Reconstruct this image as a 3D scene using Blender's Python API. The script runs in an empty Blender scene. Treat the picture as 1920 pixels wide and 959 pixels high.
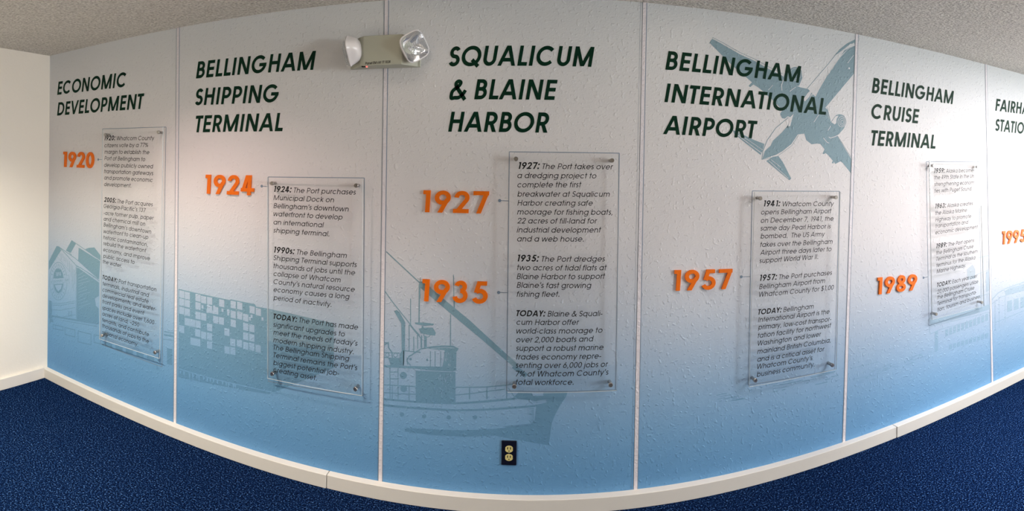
import bpy, bmesh, math, random
from mathutils import Vector, Matrix
from mathutils.geometry import tessellate_polygon
S = bpy.context.scene
C = S.collection
random.seed(7)

# ------------------------------------------------------------------ camera (panorama taken with a turning phone)
IW, IH = 1920, 959
F, CX, CY, ROLL = 993.5235, 981.945, 321.1844, -0.0139
D = 2.478                 # eye to mural wall
EYE = 1.58
cr, sr = math.cos(ROLL), math.sin(ROLL)
RIGHT = Vector((cr, 0, -sr)); UP = Vector((sr, 0, cr)); FWD = Vector((0, 1, 0))
cam = bpy.data.cameras.new('camera'); cam_ob = bpy.data.objects.new('camera', cam); C.objects.link(cam_ob)
cam_ob.matrix_world = Matrix(((RIGHT.x, UP.x, -FWD.x, 0), (RIGHT.y, UP.y, -FWD.y, 0), (RIGHT.z, UP.z, -FWD.z, EYE), (0, 0, 0, 1)))
cam.type = 'PANO'
cam.panorama_type = 'CENTRAL_CYLINDRICAL'
cam.central_cylindrical_range_u_min = (0 - CX) / F
cam.central_cylindrical_range_u_max = (IW - CX) / F
cam.central_cylindrical_range_v_min = (CY - IH) / F
cam.central_cylindrical_range_v_max = CY / F
cam.central_cylindrical_radius = 1.0
cam.clip_start = 0.01
S.camera = cam_ob

# ------------------------------------------------------------------ view, world, lamps
S.view_settings.view_transform = 'Standard'; S.view_settings.look = 'None'
S.view_settings.gamma = 1; S.view_settings.use_curve_mapping = False
S.view_settings.exposure = 0.0
S.cycles.max_bounces = 8
S.cycles.transparent_max_bounces = 24
S.cycles.sample_clamp_indirect = 4
w = bpy.data.worlds.new('world'); S.world = w; w.use_nodes = True
w.node_tree.nodes['Background'].inputs[0].default_value = (.75, .85, 1, 1)
w.node_tree.nodes['Background'].inputs[1].default_value = 1.0

XL, XR, YB, CEIL = -3.092, 12.0, -2.6, EYE + .8168
def area(name, loc, direction, sx, sy, power, col):
    l = bpy.data.lights.new(name, 'AREA'); l.shape = 'RECTANGLE'; l.size = sx; l.size_y = sy; l.energy = power; l.color = col
    o = bpy.data.objects.new(name, l); C.objects.link(o); o.location = loc
    o.rotation_euler = Vector(direction).to_track_quat('-Z', 'Z').to_euler(); return o
# windows: wall side, (from, to) along the wall, (sill, head), daylight power, colour
WINDOWS = {
    'window_1': ('right', -.6, 2.25, .12, 2.15, 620, (1, .88, .86)),
    'window_2': ('back', 6.9, 7.35, 1.1, 2.1, 70, (1, .97, .97)),
    'window_3': ('back', 8.5, 11.5, .9, 2.15, 840, (.85, .97, 1)),
}
for n, (side, a, b, z0, z1, pw, col) in WINDOWS.items():
    m = (a + b) / 2; zc = (z0 + z1) / 2
    if side == 'right': area('daylight', (XR + .14, m, zc), (-1, 0, 0), b - a, z1 - z0, pw, col)
    else: area('daylight', (m, YB - .14, zc), (0, 1, 0), b - a, z1 - z0, pw, col)
# (x, y, power, cone angle, colour)
DOWNLIGHTS = [(-1.62, 1.65, 70, 2.35, (1, .71, .66)), (-2.1, 1.02, 300, 2.35, (1, .95, .78)),  # the second is an unseen lamp added to brighten the white wall
              (-.5, 2.05, 62, .8, (1, .84, .68)), (.8, 2.05, 62, .8, (1, .88, .76)),
              (2.5, 1.45, 170, 1.2, (.90, .95, 1))]  # unseen lamp added to lift the carpet at the right
FILL_PANEL = (3.3, 1.0, 1.2, .6, 64, (1, .95, 1))       # unseen ceiling panel added to brighten the carpet and wall at the right
area('fill_panel_light', (FILL_PANEL[0], FILL_PANEL[1], CEIL - .025), (0, 0, -1), FILL_PANEL[2], FILL_PANEL[3], FILL_PANEL[4], FILL_PANEL[5])
WARM = (1, .82, .66)

# ------------------------------------------------------------------ helpers
def lin(c): return tuple(((v / 255) / 12.92 if v <= 10 else ((v / 255 + .055) / 1.055) ** 2.4) for v in c)
def W(px, py, dep=0.0):
    """a point of the photograph carried out to the plane dep metres in front of the mural wall"""
    th = (px - CX) / F; t = (CY - py) / F
    d = RIGHT * math.sin(th) + UP * t + FWD * math.cos(th)
    d *= (D - dep) / d.y
    return Vector((d.x, d.y, d.z + EYE))
class MB:
    def __init__(s): s.v = []; s.f = []; s.m = []; s.smooth = []; s.layer = 0
    def add(s, vs, fs, mi=0, sm=False):
        o = len(s.v); s.v += [tuple(v) for v in vs]
        for f in fs: s.f.append([i + o for i in f]); s.m.append(mi); s.smooth.append(sm)
    def next(s):
        # every brush stroke lies a hair above the one before it
        s.layer = (s.layer + 1) % 20; return s.layer * 1.5e-5
    def box(s, a, b, mi=0):
        (x0, y0, z0), (x1, y1, z1) = a, b
        s.hexa([(x0, y0), (x1, y0), (x1, y1), (x0, y1)], z0, z1, mi)
    def hexa(s, poly, z0, z1, mi=0):
        n = len(poly)
        s.add([(x, y, z0) for x, y in poly] + [(x, y, z1) for x, y in poly],
              [list(range(n))[::-1], list(range(n, 2 * n))] + [[i, (i + 1) % n, n + (i + 1) % n, n + i] for i in range(n)], mi)
    def poly(s, pts, y, mi=0):
        """flat outline on the wall plane; pts are (x, z)"""
        y -= s.next()
        tri = tessellate_polygon([[Vector((p[0], p[1], 0)) for p in pts]])
        out = []
        for t in tri:
            a, b, c = [pts[i] for i in t]
            if (b[0] - a[0]) * (c[1] - a[1]) - (b[1] - a[1]) * (c[0] - a[0]) < 0: t = t[::-1]
            out.append(list(t))
        s.add([(p[0], y, p[1]) for p in pts], out, mi)
    def strip(s, L, R, closed, y, t=0, mi=0):
        """a ribbon between two edges (x, z) at depth y; thickness t goes back from y"""
        y -= s.next(); n = len(L); m = n if closed else n - 1
        vs = [(p[0], y, p[1]) for p in L] + [(p[0], y, p[1]) for p in R]
        fs = []
        for i in range(m):
            j = (i + 1) % n; fs.append([i, j, n + j, n + i])
        a, b, c = vs[fs[0][0]], vs[fs[0][1]], vs[fs[0][2]]
        flip = (b[0] - a[0]) * (c[2] - a[2]) - (b[2] - a[2]) * (c[0] - a[0]) < 0
        if t:
            vs += [(p[0], y + t, p[1]) for p in L] + [(p[0], y + t, p[1]) for p in R]
            for i in range(m):
                j = (i + 1) % n
                fs.append([j, i, 2 * n + i, 2 * n + j]); fs.append([n + i, n + j, 3 * n + j, 3 * n + i])
            if not closed:
                fs.append([0, n, 3 * n, 2 * n]); fs.append([n - 1, 2 * n - 1 + 0, 4 * n - 1, 3 * n - 1][::-1])
        if flip: fs = [f[::-1] for f in fs]
        s.add(vs, fs, mi)
    def cyl(s, p, q, r0, r1=None, n=20, mi=0, sm=True, caps=True):
        r1 = r0 if r1 is None else r1
        p = Vector(p); q = Vector(q); z = (q - p).normalized()
        x = z.orthogonal().normalized(); y = z.cross(x)
        vs = []
        for c, r in ((p, r0), (q, r1)):
            vs += [c + x * math.cos(2 * math.pi * i / n) * r + y * math.sin(2 * math.pi * i / n) * r for i in range(n)]
        s.add(vs, [[i, (i + 1) % n, n + (i + 1) % n, n + i] for i in range(n)], mi, sm)
        if caps: s.add(vs, [list(range(n))[::-1], list(range(n, 2 * n))], mi)
    def loft(s, rings, mi=0, closed_ends=(False, False), sm=True):
        n = len(rings[0]); vs = [p for r in rings for p in r]; fs = []
        for k in range(len(rings) - 1):
            for i in range(n):
                j = (i + 1) % n; fs.append([k * n + i, k * n + j, (k + 1) * n + j, (k + 1) * n + i])
        if closed_ends[0]: fs.append(list(range(n))[::-1])
        if closed_ends[1]: fs.append(list(range((len(rings) - 1) * n, len(rings) * n)))
        s.add(vs, fs, mi, sm)
    def build(s, name, mats, parent=None, bevel=0):
        me = bpy.data.meshes.new(name)
        off = root_loc(parent)
        me.from_pydata([(v[0] - off.x, v[1] - off.y, v[2] - off.z) for v in s.v], [], s.f)
        for m in (mats if isinstance(mats, (list, tuple)) else [mats]): me.materials.append(m)
        for p, mi, sm in zip(me.polygons, s.m, s.smooth): p.material_index = mi; p.use_smooth = sm
        me.update()
        o = bpy.data.objects.new(name, me); C.objects.link(o)
        if parent: o.parent = parent
        if bevel:
            md = o.modifiers.new('bevel', 'BEVEL'); md.width = bevel; md.segments = 3; md.limit_method = 'ANGLE'
        return o
def root_loc(p):
    if p is None: return Vector((0, 0, 0))
    while p.parent: p = p.parent
    return Vector(p.location)
def thing(name, loc, label, cat, group=None):
    o = bpy.data.objects.new(name, None); C.objects.link(o); o.location = loc; o.empty_display_size = .05
    o['label'] = label; o['category'] = cat
    if group: o['group'] = group
    return o
def structure(o, label=None):
    o['kind'] = 'structure'
    if label: o['label'] = label
    return o

# ------------------------------------------------------------------ materials
def mat(name, col=(.8, .8, .8), rough=.5, metal=0, spec=.5, emit=None, estr=0):
    m = bpy.data.materials.new(name); m.use_nodes = True
    b = m.node_tree.nodes['Principled BSDF']
    b.inputs['Base Color'].default_value = (*col, 1); b.inputs['Roughness'].default_value = rough
    b.inputs['Metallic'].default_value = metal; b.inputs['Specular IOR Level'].default_value = spec
    if emit: b.inputs['Emission Color'].default_value = (*emit, 1); b.inputs['Emission Strength'].default_value = estr
    return m
def nodes(m): return m.node_tree.nodes, m.node_tree.links, m.node_tree.nodes['Principled BSDF']
def add_bump(m, layers, dist):
    """layers: (scale, detail, weight, low, high) noise blobs in world metres"""
    N, L, b = nodes(m)
    g = N.new('ShaderNodeNewGeometry'); prev = None
    for sc, det, wt, lo, hi in layers:
        n = N.new('ShaderNodeTexNoise'); n.inputs['Scale'].default_value = sc; n.inputs['Detail'].default_value = det
        L.new(g.outputs['Position'], n.inputs['Vector'])
        r = N.new('ShaderNodeMapRange'); r.interpolation_type = 'SMOOTHSTEP'
        r.inputs['From Min'].default_value = lo; r.inputs['From Max'].default_value = hi; r.inputs['To Max'].default_value = wt
        L.new(n.outputs['Fac'], r.inputs['Value'])
        if prev is None: prev = r.outputs['Result']
        else:
            a = N.new('ShaderNodeMath'); a.operation = 'ADD'; L.new(prev, a.inputs[0]); L.new(r.outputs['Result'], a.inputs[1]); prev = a.outputs[0]
    bp = N.new('ShaderNodeBump'); bp.inputs['Distance'].default_value = dist; bp.inputs['Strength'].default_value = 1
    L.new(prev, bp.inputs['Height']); L.new(bp.outputs['Normal'], b.inputs['Normal'])
def add_speckle(m, scale, stops, detail=3):
    N, L, b = nodes(m)
    g = N.new('ShaderNodeNewGeometry'); n = N.new('ShaderNodeTexNoise')
    n.inputs['Scale'].default_value = scale; n.inputs['Detail'].default_value = detail; n.inputs['Roughness'].default_value = .7
    r = N.new('ShaderNodeValToRGB'); e = r.color_ramp.elements
    while len(e) < len(stops): e.new(.5)
    for k, (p, c) in enumerate(stops): e[k].position = p; e[k].color = (*c, 1)
    L.new(g.outputs['Position'], n.inputs['Vector']); L.new(n.outputs['Fac'], r.inputs['Fac']); L.new(r.outputs['Color'], b.inputs['Base Color'])
def print_mat(name, stops):
    """the mural's printed fade from pale sky to harbour blue, by height"""
    m = mat(name, rough=.55, spec=.3)
    N, L, b = nodes(m)
    g = N.new('ShaderNodeNewGeometry'); sp = N.new('ShaderNodeSeparateXYZ'); mr = N.new('ShaderNodeMapRange')
    mr.inputs['From Min'].default_value = 0; mr.inputs['From Max'].default_value = 2.4
    r = N.new('ShaderNodeValToRGB'); e = r.color_ramp.elements; r.color_ramp.interpolation = 'B_SPLINE'
    while len(e) < len(stops): e.new(.5)
    for k, (z, c) in enumerate(stops): e[k].position = z / 2.4; e[k].color = (*c, 1)
    L.new(g.outputs['Position'], sp.inputs[0])
    ma = N.new('ShaderNodeMath'); ma.operation = 'MULTIPLY_ADD'; ma.inputs[1].default_value = .055       # fade sits lower to the right, making up for weak light there
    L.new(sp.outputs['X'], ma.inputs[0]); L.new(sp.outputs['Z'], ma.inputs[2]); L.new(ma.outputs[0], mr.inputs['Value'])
    L.new(mr.outputs['Result'], r.inputs['Fac']); L.new(r.outputs['Color'], b.inputs['Base Color'])
    add_bump(m, [(55, 1, 1, .56, .74), (130, 2, .25, .35, .75)], .0011)
    return m
M = {}
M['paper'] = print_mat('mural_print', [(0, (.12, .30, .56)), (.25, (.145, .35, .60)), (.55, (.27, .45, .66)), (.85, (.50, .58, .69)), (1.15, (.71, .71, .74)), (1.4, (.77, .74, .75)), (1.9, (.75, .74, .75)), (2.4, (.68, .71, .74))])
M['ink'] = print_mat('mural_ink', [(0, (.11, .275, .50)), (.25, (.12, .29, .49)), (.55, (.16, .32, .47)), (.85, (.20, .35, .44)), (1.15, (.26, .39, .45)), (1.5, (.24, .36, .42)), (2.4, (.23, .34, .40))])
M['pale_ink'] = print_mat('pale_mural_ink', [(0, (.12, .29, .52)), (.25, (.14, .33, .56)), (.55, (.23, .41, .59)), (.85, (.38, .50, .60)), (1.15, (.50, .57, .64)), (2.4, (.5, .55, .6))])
M['line'] = mat('printed_line', (.19, .26, .35), .6)
M['strip'] = mat('seam_strip', (.80, .76, .80), .6); add_bump(M['strip'], [(90, 2, 1, .4, .7)], .0012)
M['heading'] = mat('dark_green_vinyl', lin((3, 46, 30)), .5, spec=.12)
M['black'] = mat('black_print', (.012, .012, .014), .5, spec=.2)
M['orange'] = mat('orange_plastic', lin((236, 112, 4)), .45, spec=.3)
M['white_wall'] = mat('white_paint', (.86, .81, .72), .65, spec=.3); add_bump(M['white_wall'], [(60, 2, 1, .4, .75)], .0003)
M['beige_wall'] = mat('beige_paint', (.42, .39, .35), .7, spec=.3)
M['bounce_floor'] = mat('pale_bounce_floor', (.66, .61, .54), .35, spec=.4)  # unseen floor invented pale so it bounces light onto the ceiling
M['trim'] = mat('trim_paint', (.77, .73, .67), .5, spec=.35)
M['ceiling'] = mat('popcorn_ceiling', rough=.95, spec=.1)
add_speckle(M['ceiling'], 75, [(.32, (.40, .38, .34)), (.45, (.66, .63, .58)), (.58, (.76, .73, .67)), (.70, (.95, .93, .88))], 3)
add_bump(M['ceiling'], [(75, 3, 1, .3, .7), (40, 2, .4, .4, .7)], .0035)
M['carpet'] = mat('blue_carpet', rough=1, spec=.05)
add_speckle(M['carpet'], 125, [(.32, lin((1, 4, 11))), (.46, lin((9, 21, 50))), (.58, lin((24, 52, 98))), (.70, lin((104, 146, 206)))], 3)
add_bump(M['carpet'], [(125, 3, 1, .25, .75)], .006)
M['metal'] = mat('brushed_steel', (.42, .40, .38), .28, 1)
M['edge'] = mat('acrylic_edge', (.60, .66, .67), .25, spec=.5)
M['housing'] = mat('beige_housing', lin((180, 181, 166)), .45, spec=.4)
M['head'] = mat('white_head_plastic', lin((226, 222, 222)), .25)
M['mirror'] = mat('reflector', (.82, .83, .86), .12, 1)
M['plate'] = mat('dark_plate', lin((22, 24, 40)), .22)
M['ivory'] = mat('ivory_receptacle', lin((222, 208, 140)), .35)
M['red'] = mat('red_indicator', (.8, .05, .04), .3, emit=(1, .15, .12), estr=1.5)
M['frame'] = mat('white_window_frame', (.8, .8, .78), .4)
M['lamp'] = mat('lamp_diffuser', (.9, .9, .85), .5, emit=WARM, estr=6)
cb = M['carpet'].node_tree.nodes['Principled BSDF']; cb.inputs['Specular IOR Level'].default_value = 0
def clear(name, tint, refl, rough=.01, haze=0.0, grazing=.3):
    m = bpy.data.materials.new(name); m.use_nodes = True
    N, L = m.node_tree.nodes, m.node_tree.links
    N.remove(N['Principled BSDF']); out = N['Material Output']
    t = N.new('ShaderNodeBsdfTransparent'); t.inputs[0].default_value = (*tint, 1)
    g = N.new('ShaderNodeBsdfGlossy'); g.inputs['Roughness'].default_value = rough; g.inputs[0].default_value = (1, 1, 1, 1)
    lw = N.new('ShaderNodeLayerWeight'); lw.inputs['Blend'].default_value = .5
    p5 = N.new('ShaderNodeMath'); p5.operation = 'POWER'; p5.inputs[1].default_value = 5; L.new(lw.outputs['Facing'], p5.inputs[0])
    f0 = ((refl - 1) / (refl + 1)) ** 2
    fr = N.new('ShaderNodeMath'); fr.operation = 'MULTIPLY_ADD'; fr.inputs[1].default_value = grazing * (1 - f0); fr.inputs[2].default_value = f0; L.new(p5.outputs[0], fr.inputs[0])
    mx = N.new('ShaderNodeMixShader'); L.new(fr.outputs[0], mx.inputs[0]); L.new(t.outputs[0], mx.inputs[1]); L.new(g.outputs[0], mx.inputs[2])
    last = mx
    if haze:
        d = N.new('ShaderNodeBsdfDiffuse'); d.inputs[0].default_value = (.9, .92, .92, 1)
        m2 = N.new('ShaderNodeMixShader'); m2.inputs[0].default_value = haze
        L.new(mx.outputs[0], m2.inputs[1]); L.new(d.outputs[0], m2.inputs[2]); last = m2
    L.new(last.outputs[0], out.inputs['Surface'])
    return m
M['acrylic'] = clear('clear_acrylic', (1, 1, 1), 1.36, haze=.012)
M['glass'] = clear('window_glass', (.97, .98, .98), 1.45)
M['lens'] = clear('clear_lens', (.95, .96, .97), 1.6, .08, haze=.12)

# ------------------------------------------------------------------ the room shell
def shell():
    b = MB(); b.box((XL - .1, .6, -.1), (XR + .1, D + .1, 0)); structure(b.build('floor', M['carpet']), 'deep blue cut pile carpet')
    b = MB(); b.box((XL - .1, YB - .1, -.1), (XR + .1, .6, -.002)); structure(b.build('floor', M['bounce_floor']), 'unseen floor beyond the carpet, made pale to bounce light')
    b = MB(); b.box((XL - .1, YB - .1, CEIL), (XR + .1, D + .1, CEIL + .1)); structure(b.build('ceiling', M['ceiling']), 'grey beige popcorn textured ceiling')
    b = MB(); b.box((XL - .1, D, 0), (XR + .1, D + .1, CEIL)); structure(b.build('wall_back', M['white_wall']))
    b = MB(); b.box((XL - .1, YB - .1, 0), (XL, D, CEIL)); structure(b.build('wall_left', M['white_wall']), 'plain warm white painted wall')
    def pierced(name, side):
        wins = sorted([(a, bb, z0, z1) for n, (s, a, bb, z0, z1, p, c) in WINDOWS.items() if s == side])
        b = MB(); lo, hi = (YB, D) if side == 'right' else (XL, XR)
        def put(a, bb, z0, z1):
            if bb - a < 1e-4: return
            if side == 'right': b.box((XR, a, z0), (XR + .1, bb, z1))
            else: b.box((a, YB - .1, z0), (bb, YB, z1))
        cur = lo
        for a, bb, z0, z1 in wins:
            put(cur, a, 0, CEIL); put(a, bb, 0, z0); put(a, bb, z1, CEIL); cur = bb
        put(cur, hi, 0, CEIL)
        structure(b.build(name, M['beige_wall']))
    pierced('wall_right', 'right'); pierced('wall_front', 'back')
    for n, (side, a, bb, z0, z1, p, c) in WINDOWS.items():
        e = bpy.data.objects.new(n, None); C.objects.link(e)
        e.location = (XR + .05, (a + bb) / 2, z0) if side == 'right' else ((a + bb) / 2, YB - .05, z0); structure(e)
        f = MB(); g = MB(); t = .045
        def bx(m_, a0, a1, q0, q1, d0, d1):
            if side == 'right': m_.box((XR + d0, a0, q0), (XR + d1, a1, q1))
            else: m_.box((a0, YB - d1, q0), (a1, YB - d0, q1))
        bx(f, a, a + t, z0, z1, .02, .08); bx(f, bb - t, bb, z0, z1, .02, .08)
        bx(f, a + t, bb - t, z0, z0 + t, .02, .08); bx(f, a + t, bb - t, z1 - t, z1, .02, .08)
        k = max(1, round((bb - a) / .8))
        for i in range(1, k):
            x = a + (bb - a) * i / k; bx(f, x - .02, x + .02, z0 + t, z1 - t, .03, .07)
        bx(f, a + t, bb - t, (z0 + z1) / 2 - .015, (z0 + z1) / 2 + .015, .035, .065)
        bx(g, a + t, bb - t, z0 + t, z1 - t, .048, .052)
        f.build('window_frame', M['frame'], e); g.build('pane', M['glass'], e)
    # baseboards: a thick painted board, butt jointed in two places
    t, h = .045, .0662
    x1 = W(612, 880, t).x; x2 = W(1682, 800, t).x; g = .0018
    for k, (a, bb, off) in enumerate(((XL + .0, x1 - g, 0), (x1 + g, x2 - g, -.003), (x2 + g, XR, 0))):
        b = MB(); b.box((a, D - t - off, 0), (bb, D, h)); structure(b.build('baseboard_back', M['trim'], bevel=.002), ('thick painted baseboard under the mural, left length', 'thick painted baseboard under the mural, long middle length', 'thick painted baseboard under the mural, right length')[k])
    b = MB(); b.box((XL, YB, 0), (XL + .02, D - t, h + .012)); structure(b.build('baseboard_left', M['trim'], bevel=.002), 'cream baseboard along the plain white wall')
    b = MB(); b.box((XR - .02, YB, 0), (XR, D - t, h)); structure(b.build('baseboard_right', M['trim']))
shell()
for k, (x, y, pw, cone, dcol) in enumerate(DOWNLIGHTS):
    r = thing('ceiling_downlight', (x, y, CEIL), 'recessed round ceiling downlight ' + ('above the SHIPPING TERMINAL panel', 'added near the plain white wall to brighten it', 'above the left edge of the SQUALICUM panel', 'above the right edge of the SQUALICUM panel', 'added to brighten the carpet at the right, past the CRUISE TERMINAL panel')[k], 'light')
    b = MB(); n = 28
    rings = [[(x + rr * math.cos(2 * math.pi * i / n), y + rr * math.sin(2 * math.pi * i / n), CEIL - zz) for i in range(n)] for rr, zz in ((.12, 0), (.118, .006), (.1, .008), (.092, .002))]
    b.loft(rings); b.build('trim_ring', M['frame'], r)
    b = MB(); b.cyl((x, y, CEIL - .0005), (x, y, CEIL - .003), .092, n=28); b.build('diffuser', M['lamp'], r)
    l = bpy.data.lights.new('downlight_beam', 'SPOT'); l.energy = pw; l.color = dcol; l.shadow_soft_size = .09 if cone > 1 else .05; l.spot_size = cone; l.spot_blend = 1
    o = bpy.data.objects.new('downlight_beam', l); C.objects.link(o); o.location = (x, y, CEIL - .03)

def fill_panel():
    x, y, sx, sy = FILL_PANEL[:4]; x0, x1, y0, y1 = x - sx / 2 - .03, x + sx / 2 + .03, y - sy / 2 - .03, y + sy / 2 + .03
    r = thing('ceiling_fill_panel', (x, y, CEIL), 'flat rectangular ceiling panel added to brighten the right side, the only one not round', 'light')
    b = MB()
    for a_, b_ in (((x0, y0), (x1, y0 + .03)), ((x0, y1 - .03), (x1, y1)), ((x0, y0 + .03), (x0 + .03, y1 - .03)), ((x1 - .03, y0 + .03), (x1, y1 - .03))): b.box((*a_, CEIL - .018), (*b_, CEIL))
    b.build('panel_frame', M['frame'], r)
    b = MB(); b.box((x0 + .03, y0 + .03, CEIL - .012), (x1 - .03, y1 - .03, CEIL - .004)); b.build('diffuser', M['lamp'], r)
fill_panel()
# ------------------------------------------------------------------ lettering: a geometric stroke alphabet
XH, DS = .74, -.26
def arc(cx, cy, rx, ry, a0, a1, q):
    n = max(3, int(abs(a1 - a0) / 360 * q) + 1)
    return [(cx + rx * math.cos(math.radians(a0 + (a1 - a0) * i / n)), cy + ry * math.sin(math.radians(a0 + (a1 - a0) * i / n))) for i in range(n + 1)]
def spline(p, k=6):
    out = []
    for i in range(len(p) - 1):
        a, b, c, d = p[max(i - 1, 0)], p[i], p[i + 1], p[min(i + 2, len(p) - 1)]
        for j in range(k):
            t = j / k
            out.append(tuple(.5 * (2 * b[m] + (c[m] - a[m]) * t + (2 * a[m] - 5 * b[m] + 4 * c[m] - d[m]) * t * t + (3 * b[m] - a[m] - 3 * c[m] + d[m]) * t ** 3) for m in (0, 1)))
    return out + [p[-1]]
def ribbon(pts, h, closed=False):
    q = []
    for p in pts:
        if not q or math.hypot(p[0] - q[-1][0], p[1] - q[-1][1]) > 1e-5: q.append(p)
    if closed and math.hypot(q[0][0] - q[-1][0], q[0][1] - q[-1][1]) < 1e-5: q.pop()
    n = len(q); L = []; R = []
    for i in range(n):
        def d(a, b):
            x, y = q[b][0] - q[a][0], q[b][1] - q[a][1]; l = math.hypot(x, y) or 1; return x / l, y / l
        if closed: d0, d1 = d((i - 1) % n, i), d(i, (i + 1) % n)
        else: d0 = d(i - 1, i) if i else d(0, 1); d1 = d(i, i + 1) if i < n - 1 else d0
        nx, ny = -(d0[1] + d1[1]), d0[0] + d1[0]; l = math.hypot(nx, ny) or 1; nx /= l; ny /= l
        k = max(.45, nx * -d1[1] + ny * d1[0]); k = h / k
        L.append((q[i][0] + nx * k, q[i][1] + ny * k)); R.append((q[i][0] - nx * k, q[i][1] - ny * k))
    return L, R, closed
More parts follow.
